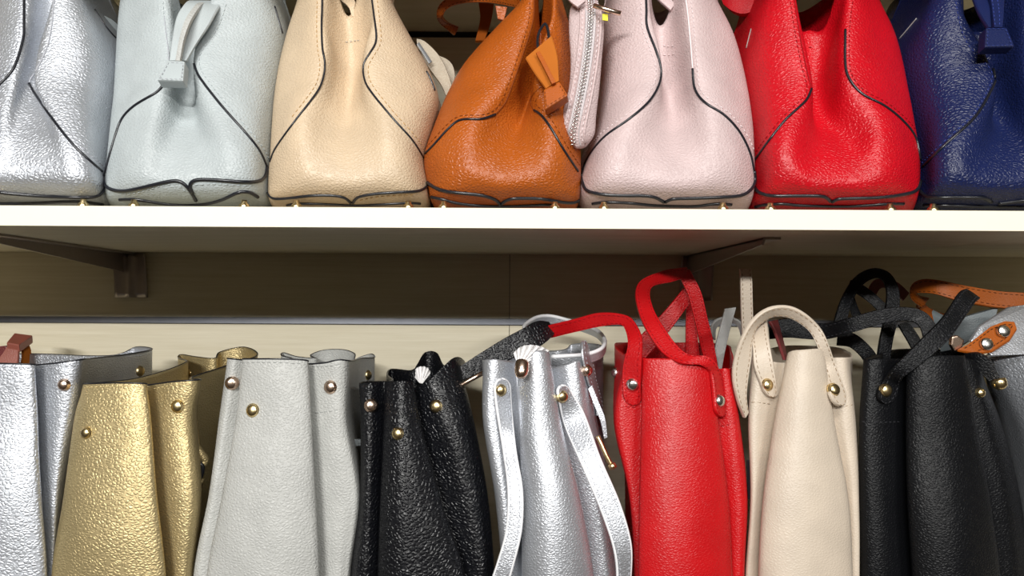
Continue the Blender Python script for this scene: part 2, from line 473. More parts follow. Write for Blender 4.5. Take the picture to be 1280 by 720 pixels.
def feet(b, pts):
    for (px, py) in pts:
        # brass feet under the base, carrying the bag on the shelf
        x = P(px, py, .645).x; c = Vector((x, .6415, Z_TOP))
        v, f = lathe_vf(c, Vector((0, 0, 1)), [(.0025, 0), (.0046, .0008), (.0050, .0028), (.0042, .0048), (.0026, .0062), (.0024, .0085)], 14)
        mesh('foot', v, f, M_gold, b.root)
    for dx in (0, 1):
        x = P(pts[0][0], 258, .645).x + (dx * .11 if len(pts) < 2 else dx * (P(pts[1][0], 258, .645).x - P(pts[0][0], 258, .645).x))
        v, f = lathe_vf(Vector((x, .79, Z_TOP)), Vector((0, 0, 1)), [(.0025, 0), (.0046, .0008), (.0050, .0028), (.0042, .0048), (.0026, .0062), (.0024, .0085)], 14)
        mesh('foot', v, f, M_gold, b.root)
def shift(pl, dx, dy=0): return [(a + dx, b + dy) for a, b in pl]

def offset_poly(pl, d):
    out = []
    for i in range(len(pl)):
        a = pl[max(i - 1, 0)]; b = pl[min(i + 1, len(pl) - 1)]
        tx, ty = b[0] - a[0], b[1] - a[1]; L = math.hypot(tx, ty) or 1
        out.append((pl[i][0] + ty / L * d, pl[i][1] - tx / L * d))
    return out

# --- silver handbag at the far left
b1 = top_bag('pebbled silver metallic handbag at the far left of the upper shelf',
    {258: (-66, -25, 85, 128), 246: (-70, -28, 92, 132), 225: (-72, -22, 95, 136), 190: (-70, -8, 85, 134), 150: (-66, 0, 66, 134), 110: (-62, 12, 46, 137),
     70: (-58, 22, 50, 140), 30: (-45, 28, 62, 132), -10: (-32, 30, 70, 113), -55: (-15, 34, 68, 95)}, None, LE['silver'], TH['silver'], 1.1)
s1r = [(36, 104), (40, 112), (47, 122), (75, 161), (97, 187), (127, 214)]
s1l = [(30, -20), (30, 25), (29, 49), (17, 86), (0, 106), (-20, 130)]
b1.piping([s1r, s1l, [(0, 240), (20, 242), (60, 245), (110, 246), (124, 243), (131, 234)], [(-20, 254), (0, 254), (45, 253), (97, 251), (128, 255)]])
b1.stitch([offset_poly(s1l, -6), offset_poly(s1r, 6)])
b1.piping([[(67, -8), (66, 20), (60, 56), (46, 87), (37, 100), (37, 106)]], .0006, TH['silver'])
feet(b1, [(-10, 258), (107, 258)])
strap('drawstring', b1.root, [(108, 8, .74), (122, 17, .74), (138, 24, .75), (151, 36, .76)], [(116, 22, .74), (126, 31, .74), (139, 43, .75), (152, 56, .76)], LE['pale_smooth'], .004)
b1.piping([[(118, 12), (134, 36), (150, 53)]], .0009)

# --- pale grey handbag with tassel
b2 = top_bag('pale blue-grey handbag with a drawstring tassel hanging down its end',
    {258: (142, 180, 285, 326), 246: (134, 172, 292, 332), 225: (130, 172, 293, 335), 190: (134, 178, 286, 335), 150: (138, 190, 268, 337), 110: (142, 204, 252, 340),
     70: (145, 211, 247, 346), 30: (147, 210, 258, 351), -10: (151, 206, 270, 344), -55: (160, 206, 272, 330)}, 16, LE['pale'], TH['pale'], .9, nw=.93)
s2l = [(206, 103), (197, 115), (180, 125), (165, 135), (152, 150), (143, 175), (136, 200), (131, 220)]
s2l0 = [(203, -10), (205, 20), (208, 45), (211, 75), (206, 103)]
s2r = [(277, 3), (268, 30), (252, 54), (245, 65), (243, 80), (250, 97), (275, 130), (310, 170), (325, 190), (333, 208)]
b2.piping([s2l, s2r[4:], [(131, 220), (132, 232), (145, 238), (165, 237), (200, 229), (222, 226), (233, 232), (240, 241), (245, 250)],
           [(241, 241), (237, 231), (245, 225), (270, 225), (300, 227), (320, 227), (330, 222), (333, 208)],
           [(150, 249), (165, 248.5), (180, 250), (215, 255), (250, 255), (275, 250), (298, 240), (312, 240), (322, 246)]])
b2.stitch([offset_poly(s2r, 6), s2l0, shift([(243, 230), (270, 229), (300, 231), (320, 231)], 0, 1), [(150, 242), (170, 241), (200, 233), (222, 230), (232, 240)]])
b2.piping([s2l0[1:]], .0005, TH['silver'])
feet(b2, [(170, 256), (307, 250)])
b2.piping([[(343, 8), (348, 25), (353, 42)]], .0009)
t2 = strap('drawstring', b2.root, [(236, 3, .705), (231, 6, .672), (221, 22, .655), (215, 50, .650), (212, 77, .648)], [(284, 4, .705), (274, 11, .676), (262, 32, .662), (246, 56, .657), (234, 77, .650)], LE['pale_smooth'], .004)
strap('fold_seam', t2, [(248, 6, .680), (243, 10, .664), (232, 26, .649), (225, 50, .645), (220, 77, .643)], [(256, 6, .680), (250, 11, .664), (239, 28, .649), (231, 50, .645), (226, 77, .643)], LE['grey'], .004)
tg = slab('toggle', b2.root, [(209, 75), (231, 76), (229, 101), (196, 100)], [.640, .640, .632, .632], .011, LE['pale_smooth'], .0016)
mesh('stitching', *(lambda g: (g.v, g.f))(dash_vf([P(211, 78, .6388), P(199, 98, .6308), P(226, 99, .6308), P(229, 79, .6388), P(211, 78, .6388)], .0022, .0018, .0003)), TH['silver'], tg)

# --- beige handbag
b3 = top_bag('beige handbag with black piped side seams between the grey and tan bags',
    {258: (344, 385, 490, 528), 246: (336, 380, 495, 534), 225: (335, 378, 492, 534), 190: (338, 374, 488, 529), 150: (340, 378, 480, 538), 110: (343, 396, 464, 545),
     70: (349, 405, 460, 532), 30: (359, 402, 469, 510), -10: (372, 404, 464, 490), -55: (384, 404, 460, 478)}, 13, LE['beige'], TH['beige'], .9)
s3l = [(403, -10), (402, 30), (403, 60), (406, 80), (403, 100), (395, 117), (370, 150), (345, 185), (338, 202)]
s3r = [(464, -10), (469, 30), (470, 52), (462, 67), (455, 80), (455, 95), (462, 112), (490, 147), (515, 175), (529, 197)]
b3.piping([s3l, s3r, [(333, 232), (336, 243), (343, 248), (362, 247), (389, 244), (417, 244), (432, 247), (438, 253)],
           [(441, 253), (447, 246), (468, 242), (496, 240), (519, 239), (530, 236), (536, 229)], [(359, 256), (370, 254), (398, 254), (445, 256), (474, 255), (511, 253), (525, 254)]], .00095)
b3.stitch([offset_poly(s3l[:7], -6), offset_poly(s3r, 6), [(450, 250), (470, 246), (496, 244), (520, 243)]])
feet(b3, [(372, 258), (511, 257)])
b3.stitch([[(432, 53), (452, 50)]], mat=TH['grey'], dash=.002)
t3 = strap('drawstring', b3.root, [(521, 49, .745), (531, 52, .745), (546, 66, .745), (556, 82, .745), (564, 104, .745), (568, 120, .745)], [(522, 60, .745), (526, 66, .745), (532, 80, .745), (542, 94, .745), (552, 108, .745), (558, 122, .745)], LE['stone'], .005)
strap('drawstring', b3.root, [(548, 70, .765), (558, 74, .765), (566, 82, .765), (569, 96, .765), (566, 112, .765)], [(549, 80, .765), (554, 86, .765), (557, 92, .765), (558, 100, .765), (556, 110, .765)], LE['stone'], .005)
strap('cord_loop', b3.root, [(521, 56, .735), (530, 70, .735), (536, 80, .735)], [(524, 53, .735), (534, 68, .735), (540, 77, .735)], M_pipe, .002)
b3.piping([[(540, 84), (548, 94), (558, 108)]], .001)
strap('drawstring', b3.root, [(438, -8, .72), (446, 6, .712), (450, 20, .71)], [(426, 2, .72), (436, 10, .712), (440, 22, .71)], LE['beige'], .004)

# --- tan handbag
b4 = top_bag('tan brown leather handbag with drawstring tassel and curled handle',
    {258: (548, 590, 682, 718), 246: (539, 588, 684, 724), 225: (534, 586, 684, 726), 190: (530, 582, 690, 726), 150: (543, 596, 686, 724), 110: (559, 634, 672, 722),
     70: (581, 650, 676, 719), 30: (616, 664, 690, 714), -10: (655, 668, 690, 702), -55: (664, 672, 684, 694)}, 24, LE['tan'], TH['tan'], 1.25)
s4l = [(667, -8), (666, 26), (651, 75), (638, 112), (631, 129), (619, 143), (601, 149), (576, 150), (561, 161), (542, 182), (530, 194)]
s4r = [(676, 109), (666, 119), (663, 129), (668, 138), (677, 144), (689, 161), (704, 187), (722, 214)]
b4.piping([s4l[5:], s4r[3:], [(535, 228), (545, 235), (560, 239), (590, 242), (605, 244), (620, 249), (625, 255)], [(627, 254), (637, 248), (660, 247), (680, 248), (697, 251), (712, 253), (722, 251), (727, 246)],
           [(540, 246), (552, 248), (571, 253), (596, 256), (627, 257), (665, 256), (679, 255), (694, 256)]])
b4.stitch([offset_poly(s4l, -5), offset_poly(s4r, 6)])
b4.piping([s4l[:6], s4r[:4]], .0006, TH['tan'])
feet(b4, [(555, 255), (693, 258)])
dt = strap('drawstring', b4.root, [(657, 74, .648), (668, 92, .640), (682, 112, .634)], [(690, 46, .652), (697, 72, .644), (699, 102, .636)], LE['suede_tan'], .0035)
strap('fold_seam', dt, [(670, 67, .642), (680, 86, .635), (690, 106, .629)], [(675, 65, .642), (685, 84, .635), (695, 104, .629)], LE['tan_smooth'], .003)
tg = slab('toggle', b4.root, [(679, 112), (699, 101), (710, 119), (681, 137)], [.632, .632, .626, .626], .011, LE['tan_smooth'], .0016)
mesh('stitching', *(lambda g: (g.v, g.f))(dash_vf([P(681, 114, .6305), P(683, 133, .6248), P(707, 118, .6248), P(698, 104, .6305)], .0022, .0018, .0003)), TH['tan'], tg)
mesh('cord_loop', *tube_vf(cr([P(682, 30, .668), P(675, 38, .664), (P(672, 50, .660)), P(674, 66, .652), P(683, 62, .655), P(686, 46, .662)], 6, True), .0013, 8, closed=True), M_pipe, b4.root)
h4 = strap('handle', b4.root, [(648, -4, .74), (612, -12, .78), (575, -8, .80), (552, 3, .81), (546, 18, .82), (551, 30, .84), (567, 44, .86)],
      [(648, 10, .74), (612, 4, .78), (582, 4, .80), (561, 10, .81), (554, 20, .82), (559, 27, .84), (572, 33, .86)], LE['tan'], .004, TH['brown'])
strap('handle_end', b4.root, [(598, 2, .86), (600, 24, .86), (594, 52, .85)], [(618, 2, .86), (614, 26, .86), (606, 52, .85)], LE['brown'], .004)
strap('leather_tab', b4.root, [(619, 8, .72), (622, 24, .72)], [(634, 10, .72), (630, 26, .72)], LE['tan'], .004)

# --- pink handbag
b5 = top_bag('pale pink handbag with black piped gusset on the upper shelf',
    {258: (738, 785, 892, 932), 246: (730, 780, 898, 940), 225: (727, 774, 902, 943), 190: (737, 778, 898, 943), 150: (748, 794, 892, 941), 110: (754, 818, 876, 936),
     70: (757, 822, 868, 928), 30: (759, 812, 862, 916), -10: (763, 808, 858, 896), -55: (772, 808, 855, 880)}, 24, LE['pink'], TH['pink'], 1.0, nw=.75)
s5l = [(807, -10), (808, 14), (809, 34), (821, 67), (826, 90), (822, 109), (809, 129), (785, 150), (755, 172), (734, 199), (727, 221)]
s5r = [(856, -10), (860, 20), (862, 41), (866, 86), (869, 112), (882, 129), (905, 144), (924, 165), (937, 191), (942, 214)]
b5.piping([s5l, s5r[3:], [(727, 221), (732, 236), (740, 240), (759, 243), (785, 244), (804, 244), (819, 246), (830, 252)], [(832, 252), (840, 248), (870, 247), (897, 246), (925, 244), (938, 237), (943, 226), (942, 214)],
           [(741, 254), (757, 252), (787, 253), (819, 256), (866, 257), (885, 255), (897, 254), (914, 255)]])
b5.piping([s5r[:4]], .0006, TH['pink'])
b5.stitch([offset_poly(s5l, -6), offset_poly(s5r, 6), [(829, 57), (836, 59), (843, 57)], [(829, 69), (838, 69), (846, 66)]])
feet(b5, [(754, 258), (902, 258)])
strap('drawstring', b5.root, [(812, -14, .71), (820, -2, .71), (838, 14, .705)], [(824, -20, .71), (832, -8, .71), (844, 6, .705)], LE['pink_smooth'], .004, TH['pink'])

# --- red handbag
b6 = top_bag('bright red handbag with black piped gusset on the upper shelf',
    {258: (953, 1000, 1100, 1139), 246: (946, 996, 1104, 1146), 225: (946, 990, 1108, 1150), 190: (945, 984, 1106, 1149), 150: (942, 1000, 1096, 1143), 110: (938, 1012, 1064, 1136),
     70: (934, 1006, 1057, 1129), 30: (938, 998, 1058, 1118), -10: (948, 992, 1062, 1098), -55: (960, 990, 1060, 1080)}, 29, LE['red'], TH['red'], 1.1, nw=.93)
s6l = [(991, -10), (999, 41), (1007, 82), (1014, 111), (1007, 126), (982, 150), (960, 178), (944, 200)]
s6r = [(1062, -10), (1057, 37), (1057, 82), (1063, 101), (1078, 118), (1106, 133), (1129, 152), (1144, 172), (1150, 200)]
b6.piping([s6l[3:], s6r[1:], [(944, 234), (948, 240), (954, 242), (966, 244), (1000, 244), (1017, 244), (1031, 245), (1038, 251)], [(1040, 252), (1047, 248), (1070, 247), (1100, 246), (1132, 242), (1146, 237), (1150, 226)],
           [(945, 258), (957, 255), (980, 254), (1000, 256), (1052, 257), (1081, 256), (1112, 254), (1129, 254)]])
b6.piping([s6l[:4]], .0006, TH['red'])
b6.stitch([offset_poly(s6l, -5), offset_poly(s6r, 5), [(1003, 60), (1018, 59)], [(1004, 70), (1016, 70)]])
feet(b6, [(961, 258), (1110, 258)])
strap('drawstring', b6.root, [(903, -6, .76), (914, -8, .755), (932, -6, .75), (950, -2, .745)], [(906, 6, .76), (916, 16, .755), (930, 20, .75), (948, 14, .745)], LE['red_smooth'], .009)
strap('drawstring', b6.root, [(935, 24, .78), (926, 44, .78), (920, 60, .78)], [(943, 28, .78), (934, 50, .78), (926, 70, .78)], LE['red_smooth'], .004)
b6.piping([[(939, 36), (936, 48), (933, 60)]], .0005, LE['greystrap'])

# --- navy handbag
b7 = top_bag('navy blue handbag with a stitched tassel at the far right of the upper shelf',
    {258: (1160, 1205, 1310, 1352), 246: (1153, 1200, 1318, 1360), 225: (1153, 1196, 1320, 1364), 190: (1152, 1200, 1316, 1364), 150: (1147, 1222, 1304, 1362), 110: (1140, 1240, 1290, 1358),
     70: (1133, 1228, 1285, 1352), 30: (1138, 1206, 1285, 1345), -10: (1154, 1199, 1285, 1330), -55: (1170, 1202, 1280, 1315)}, 30, LE['navy'], TH['navy'], 1.2, nw=.85)
s7l = [(1197, -10), (1200, 12), (1205, 35), (1212, 52), (1219, 61), (1232, 74), (1242, 86), (1244, 98), (1239, 112), (1219, 146), (1185, 178), (1154, 208)]
b7.piping([s7l[6:], [(1149, 237), (1156, 244), (1167, 246), (1190, 246), (1215, 246), (1232, 247), (1239, 252)], [(1248, 254), (1263, 252), (1280, 250), (1300, 249)], [(1155, 256), (1180, 256), (1215, 257), (1280, 258)]])
b7.piping([[(1124, 49), (1135, 36), (1146, 23)]], .0006, LE['greystrap'])
b7.stitch([offset_poly(s7l, -4)])
feet(b7, [(1163, 258), (1300, 258)])
dt = strap('drawstring', b7.root, [(1210, -14, .672), (1216, 0, .665), (1223, 18, .655), (1234, 36, .648)], [(1256, -14, .672), (1255, 0, .665), (1254, 18, .655), (1252, 36, .648)], LE['navy_smooth'], .004)
strap('fold_seam', dt, [(1232, -14, .665), (1237, 4, .658), (1239, 20, .650), (1241, 36, .643)], [(1243, -14, .665), (1247, 4, .658), (1249, 20, .650), (1249, 36, .643)], LE['navy_smooth'], .004, TH['navy'])
tg = slab('toggle', b7.root, [(1233, 34), (1259, 34), (1269, 58), (1231, 59)], [.642, .642, .636, .636], .011, LE['navy_smooth'], .0016)
mesh('stitching', *(lambda g: (g.v, g.f))(dash_vf([P(1235, 36, .6405), P(1257, 36, .6405), P(1265, 56, .6345), P(1234, 57, .6345), P(1235, 36, .6405)], .0022, .0018, .0003)), TH['navy'], tg)

# --- pink zip pouch hanging between the tan and pink bags
pr = []
for (py, xl, xf, xr, yy) in [(-6, 728, 734, 742, .668), (8, 714, 735, 750, .660), (34, 711, 738, 755, .652), (75, 713, 735, 752, .646), (110, 711, 729, 749, .643), (144, 703, 721, 745, .641), (168, 706, 719, 743, .642), (182, 714, 720, 734, .646), (186, 718, 721, 728, .650)]:
    pr.append([P(xl, py, yy + .012), P((xl + xf) / 2, py, yy + .004), P(xf, py, yy), P((xf + xr) / 2, py, yy + .003), P(xr, py, yy + .012), P((xf + xr) / 2, py, yy + .026), P((xl + xf) / 2, py, yy + .026)])
V, Fc, N, Rn = loft(pr, 6, 5); Fc.append(tuple(range(N))); Fc.append(tuple((Rn - 1) * N + i for i in range(N)))
pc = P(722, 186, .66)
po = Bag('zip_pouch', 'small pink zip pouch dangling between the tan and pink handbags', 'pouch', None, tuple(pc), V, Fc, LE['pink'], TH['pink'], wr=.0012)
zl = [(736, -4), (738, 20), (737, 45), (733, 80), (727, 115), (720, 148), (717, 168), (719, 181)]
ZA = [(a - 6, b, None) for a, b in zl]; ZB = [(a + 6, b, None) for a, b in zl]
zp = strap('zip_tape', po.root, ZA, ZB, plain('zip_tape_grey', srgb(196, 188, 190), .7), .0014, bag=po, snap=.0008)
g = Geo(); run = po.trace(zl, .0022, 1.0)[0]
run = resample(run, 92)
for i, p in enumerate(run[1:-1]):
    t = (run[i + 2] - run[i]).normalized(); w = t.cross(Vector((0, -1, 0))).normalized()
    c = p + w * (.0012 if i % 2 else -.0012)
    g.add(*tube_vf([c - w * .0016, c + w * .0016], .00055, 5))
mesh('zip_teeth', g.v, g.f, M_chrome, zp)
po.stitch([offset_poly(zl, 10), offset_poly(zl, -10)])
po.piping([offset_poly(zl, 13), offset_poly(zl, -12)], .0009, LE['pink'], 'seam_ridge')
strap('hang_strap', po.root, [(700, -14, .665), (712, 2, .658), (722, 10, .655)], [(716, -18, .665), (724, -6, .658), (732, 2, .655)], LE['pink'], .003)
mesh('hook_bar', *tube_vf([P(742, 7, .650), P(758, 12, .648), P(776, 17, .646)], .0022, 10), M_rose, po.root)
slab('swing_tag', po.root, [(753, 17), (760, 18), (760, 26), (753, 25)], .651, .001, plain('yellow_tag', srgb(236, 226, 40), .5), .0002)

# ------------------------------------------------------------------ lower row: bucket bags
GLO = 'tote bags standing in the lower row'
LEV = [530, 620, 720]
def low_bag(label, cols, mat, th, trim=None, wr=.0009, val={}):
    """cols: (rim (px,py,Y), None | [(px,Y) at three levels])"""
    cols = list(cols)
    for i, d in val.items():      # the gusset tucks in behind the edge of the front panel
        (a, b, y), lv = cols[i]
        cols[i] = ((a + d * .5, b, y + .002), [(p + d, q + .005) for p, q in lv])
    rows = [[P(*c[0]) for c in cols]]
    # a row just under the rim keeps the collar upright
    r1 = []
    for c in cols:
        p = P(*c[0])
        if c[1]:
            q = P(c[1][0][0], LEV[0], c[1][0][1]); t = .26
            r1.append(p.lerp(q, t) + Vector((0, 0, 0)))
        else: r1.append(p + Vector((0, 0, -.02)))
    rows.append(r1)
    for k, py in enumerate(LEV):
        z = P(640, py, .66).z; rr = []
        for c in cols:
            if c[1]:
                q = P(c[1][k][0], py, c[1][k][1]); rr.append(Vector((q.x, q.y, z)))
            else:
                p = rows[0][len(rr)]; rr.append(Vector((p.x, p.y, z)))
        rows.append(rr)
    lo = rows[-1]; cx = sum(p.x for p in lo) / len(lo); cy = sum(p.y for p in lo) / len(lo)
    rows.append([Vector((p.x, p.y, Z_LOW + .022)) for p in lo])
    rows.append([Vector((cx + (p.x - cx) * .97, cy + (p.y - cy) * .97, Z_LOW + .0012)) for p in lo])
    V, Fc, N, Rn = loft(rows, 6, 7)
    Fc.append(tuple((Rn - 1) * N + i for i in range(N)))
    b = Bag('tote_bag', label, 'handbag', GLO, (cx, cy, Z_LOW), V, Fc, mat, th, wr=wr)
    b.ring = b.bv[:N]
    if trim: b.rim(b.ring, .0007, trim)
    return b

# --- silver at far left
l1 = low_bag('pebbled silver tote bag at the far left of the lower row, cut by the frame', [
    ((-62, 458, .70), [(-66, .70), (-70, .69), (-74, .69)]), ((-65, 456, .655), [(-70, .652), (-75, .645), (-80, .64)]),
    ((-10, 454, .647), [(-12, .642), (-12, .632), (-12, .628)]), ((42, 455, .650), [(46, .648), (50, .64), (56, .636)]),
    ((47, 456, .664), [(50, .662), (55, .655), (60, .65)]), ((75, 453, .657), [(72, .656), (68, .652), (65, .652)]),
    ((103, 449, .664), [(92, .664), (78, .664), (68, .666)]), ((114, 448, .70), [(106, .70), (90, .70), (76, .70)]),
    ((143, 445, .77), None), ((190, 437, .84), None), ((170, 434, .878), None), ((135, 445, .868), None), ((30, 442, .885), None), ((-30, 445, .87), None), ((-50, 455, .78), None)],
    LE['silver'], TH['silver'], M_pipe, val={4: -9})
l1.stitch([[(-5, 459), (20, 459), (40, 460)], [(52, 461), (75, 458), (100, 455)], [(52, 517), (70, 518), (92, 516)], [(160, 446), (188, 443)]])
l1.stud(80, 481, mat=M_rose); l1.stud(174, 464, .0055)
# --- gold
l2 = low_bag('gold metallic tote bag with a wavy rim beside the silver one', [
    ((128, 478, .69), [(118, .69), (105, .685), (90, .685)]), ((105, 479, .662), [(92, .655), (80, .645), (65, .64)]), ((145, 478, .650), [(140, .642), (135, .63), (130, .625)]),
    ((182, 479, .652), [(188, .645), (195, .635), (205, .63)]), ((188, 481, .668), [(193, .662), (200, .652), (210, .648)]), ((216, 477, .658), [(212, .656), (222, .646), (224, .644)]),
    ((246, 475, .660), [(239, .66), (246, .65), (237, .65)]), ((251, 474, .69), [(246, .69), (252, .685), (246, .685)]),
    ((241, 471, .725), None), ((284, 457, .79), None), ((322, 444, .845), None), ((305, 434, .878), None), ((275, 440, .872), None), ((268, 448, .85), None), ((246, 446, .86), None),
    ((227, 443, .878), None), ((223, 447, .865), None), ((233, 452, .82), None), ((207, 463, .78), None), ((165, 474, .73), None)],
    LE['gold'], TH['gold'], M_pipe, val={4: -9})
l2.stitch([[(108, 484), (145, 483), (184, 484)], [(192, 486), (215, 482), (244, 480)]])
l2.stud(108, 541, .0048); l2.stud(222, 508, .0054); l2.stud(238, 466, .0045)
# --- warm grey
l3 = low_bag('light grey tote bag with gold studs beside the gold one', [
    ((290, 449, .690), [(282, .69), (270, .685), (258, .685)]), ((284, 448, .672), [(273, .67), (261, .662), (242, .66)]), ((292, 449, .663), [(280, .66), (266, .654), (247, .65)]),
    ((300, 450, .667), [(289, .662), (272, .652), (253, .646)]), ((305, 449, .656), [(296, .65), (280, .64), (262, .635)]), ((345, 449, .648), [(345, .64), (340, .628), (335, .622)]),
    ((383, 451, .654), [(388, .645), (393, .637), (397, .632)]), ((388, 455, .668), [(393, .662), (397, .655), (402, .65)]), ((405, 454, .660), [(412, .655), (416, .65), (418, .646)]),
    ((423, 450, .657), [(428, .655), (438, .65), (430, .648)]), ((436, 451, .667), [(435, .665), (449, .657), (437, .655)]), ((441, 451, .70), [(440, .70), (452, .69), (444, .69)]),
    ((452, 448, .76), None), ((468, 447, .80), None), ((464, 443, .822), None), ((450, 447, .832), None), ((443, 450, .845), None), ((443, 442, .866), None), ((428, 437, .880), None), ((404, 438, .884), None),
    ((388, 444, .873), None), ((394, 448, .855), None), ((372, 446, .862), None), ((355, 441, .878), None), ((352, 444, .866), None), ((366, 449, .845), None), ((333, 450, .79), None), ((306, 450, .735), None)],
    LE['grey'], TH['grey'], M_pipe, wr=.0007, val={3: 9, 7: -10})
l3.stitch([[(304, 453), (345, 453), (382, 455)], [(391, 458), (408, 458), (430, 454)], [(395, 516), (412, 514), (432, 511)], [(270, 513), (284, 513)], [(440, 450), (452, 450), (464, 449)]])
l3.stud(290, 479, .0056, mat=M_rose); l3.stud(316, 513, .0056, mat=M_gold); l3.stud(413, 484, .0056, mat=M_rose); l3.stud(459, 469, .0050)
# --- black
l4 = low_bag('black pebbled tote bag with three gold studs and slanting rim', [
    ((456, 476, .69), [(456, .69), (454, .685), (446, .685)]), ((449, 479, .667), [(451, .662), (450, .657), (439, .652)]), ((463, 478, .658), [(463, .652), (461, .645), (456, .64)]),
    ((476, 477, .669), [(474, .662), (472, .654), (469, .646)]), ((482, 477, .660), [(480, .650), (476, .64), (473, .634)]), ((500, 476, .650), [(501, .638), (506, .627), (512, .621)]),
    ((516, 477, .660), [(526, .650), (550, .64), (580, .635)]), ((522, 485, .676), [(536, .664), (562, .654), (592, .647)]), ((535, 475, .667), [(556, .656), (584, .65), (602, .647)]),
    ((552, 460, .672), [(580, .662), (602, .657), (612, .653)]), ((570, 446, .690), [(592, .684), (608, .676), (616, .672)]), ((581, 452, .74), None), ((577, 458, .79), None), ((556, 457, .83), None),
    ((546, 441, .862), None), ((531, 441, .866), None), ((521, 456, .845), None), ((514, 463, .845), None), ((489, 461, .864), None), ((483, 468, .835), None), ((490, 474, .775), None), ((478, 476, .725), None)],
    LE['black'], TH['black'], None, val={3: 9, 7: -14})
l4.stitch([[(452, 537), (464, 538), (474, 537)], [(537, 546), (555, 541), (573, 535)], [(451, 484), (463, 483), (474, 482)], [(526, 490), (540, 478), (556, 464)], [(491, 531), (503, 531), (504, 548), (497, 558), (490, 548), (491, 531)]], mat=M_pipe)
l4.stud(464, 507, .0056, mat=M_rose); l4.stud(545, 508, .0054, mat=M_gold); l4.stud(497, 542, .0050, mat=M_gold)
# folded-over handle lying towards the silver bag
hs = strap('handle', l4.root, [(574, 459, .705), (603, 440, .71), (629, 424, .715), (653, 411, .72), (668, 403, .73), (682, 405, .74)], [(579, 476, .702), (603, 466, .705), (629, 454, .71), (656, 440, .715), (678, 431, .722), (690, 420, .735)], LE['black'], .011, TH['black'], inset=.42)
mesh('snap_bar', *tube_vf([P(562, 491, .685), P(566, 488, .684), P(584, 477, .682), P(604, 466, .680)], .0022, 10, taper=[.4, 1, 1, 1]), M_rose, l4.root)
def tissue(name, c0, pts_in, pts_out, parent=None):
    A = [P(*p) for p in pts_in]; B = [P(*p) for p in pts_out]
    n = 15; a = resample(cr(A, 6), n); b = resample(cr(B, 6), n); V = []; Fc = []; m = 7
    for j in range(m):
        t = j / (m - 1)
        for i in range(n):
            z = (1 if i % 2 else -1) * .0032 * t + noise.noise(Vector((i * .7, j * .9, 1))) * .0015
            V.append(a[i].lerp(b[i], t) + Vector((noise.noise(Vector((i, j, 5))) * .0008, z, noise.noise(Vector((i, j, 9))) * .001)))
    for j in range(m - 1):
        for i in range(n - 1): Fc.append((j * n + i, j * n + i + 1, (j + 1) * n + i + 1, (j + 1) * n + i))
    o = mesh(name, V, Fc, M_tissue, parent, recalc=False, smooth=False)
    o.modifiers.new('t', 'SOLIDIFY').thickness = .0004
    return o
tag(tissue('tissue_paper', None, [(524, 478, .70), (526, 479, .70), (528, 479, .70)], [(519, 471, .715), (520, 461, .715), (527, 458, .715), (535, 460, .715), (538, 466, .715)]),
    'crumpled white tissue paper poking out of the black studded bag', 'paper')

# --- silver with hanging straps
l5 = low_bag('silver tote bag with long straps hanging down its front', [
    ((612, 448, .69), [(614, .69), (630, .685), (640, .685)]), ((603, 450, .664), [(604, .658), (619, .65), (628, .645)]), ((620, 449, .655), [(620, .65), (634, .64), (640, .636)]),
    ((640, 451, .669), [(642, .66), (646, .65), (648, .643)]), ((647, 447, .660), [(650, .646), (653, .635), (654, .63)]), ((668, 438, .648), [(676, .634), (690, .62), (697, .615)]),
    ((686, 440, .655), [(702, .645), (726, .633), (742, .63)]), ((692, 457, .671), [(708, .66), (732, .65), (750, .645)]), ((708, 455, .662), [(722, .655), (744, .65), (760, .647)]),
    ((724, 450, .664), [(738, .662), (756, .657), (770, .655)]), ((732, 456, .69), [(746, .688), (762, .682), (774, .68)]), ((740, 448, .725), None), ((754, 438, .77), None),
    ((748, 430, .83), None), ((716, 430, .86), None), ((703, 437, .855), None), ((655, 440, .86), None), ((628, 446, .78), None)],
    LE['silver_fine'], TH['silver'], None, val={3: 10, 7: -11})
l5.stitch([[(604, 505), (618, 506), (638, 505)], [(726, 498), (738, 500), (752, 494)]])
k5 = strap('hanging_strap', l5.root, [(618, 486, None), (620, 511, None), (630, 564, .642), (636, 613, .630), (634, 661, .624), (624, 700, .622), (612, 735, .624)],
      [(635, 484, None), (637, 516, None), (644, 564, .640), (652, 613, .628), (651, 661, .622), (641, 705, .620), (630, 742, .622)], LE['silver_fine'], .0034, TH['silver'], bag=l5, r0=True, edge=M_white_edge)
m5 = strap('hanging_strap', l5.root, [(695, 494, None), (708, 530, None), (732, 589, .632), (752, 637, .624), (767, 681, .620), (772, 715, .622), (770, 750, .625)],
      [(712, 488, None), (727, 516, None), (749, 572, .636), (773, 628, .626), (787, 676, .622), (788, 712, .624), (784, 750, .627)], LE['silver_fine'], .0034, TH['silver'], bag=l5, r0=True, edge=M_white_edge)
n5 = strap('strap_tab', l5.root, [(728, 460, None), (733, 480, None), (741, 500, None), (744, 520, None)], [(739, 458, None), (743, 478, None), (748, 498, None), (751, 516, None)], LE['silver_fine'], .003, TH['silver'], bag=l5, r0=True)
l5.stud(626, 488, on=k5); l5.stud(703, 496, on=m5); l5.stud(734, 463, mat=M_rose, on=n5)
lp = [(662, 418, .78), (655, 409, .80), (661, 402, .82), (673, 396, .84), (688, 395, .85), (706, 399, .85), (729, 406, .83), (746, 413, .80), (754, 421, .76), (756, 429, .73), (750, 437, .71), (732, 443, .70), (708, 445, .70), (690, 446, .705)]
o = strap('handle', l5.root, lp, [(a, b + 9 + (2 if y < .72 else 0), y + .002) for a, b, y in lp], LE['silver_fine'], .003, None)
mesh('edge_trim', *tube_vf(resample(cr([P(*p) for p in lp], 8), 90), .0021, 8), M_white_edge, o)
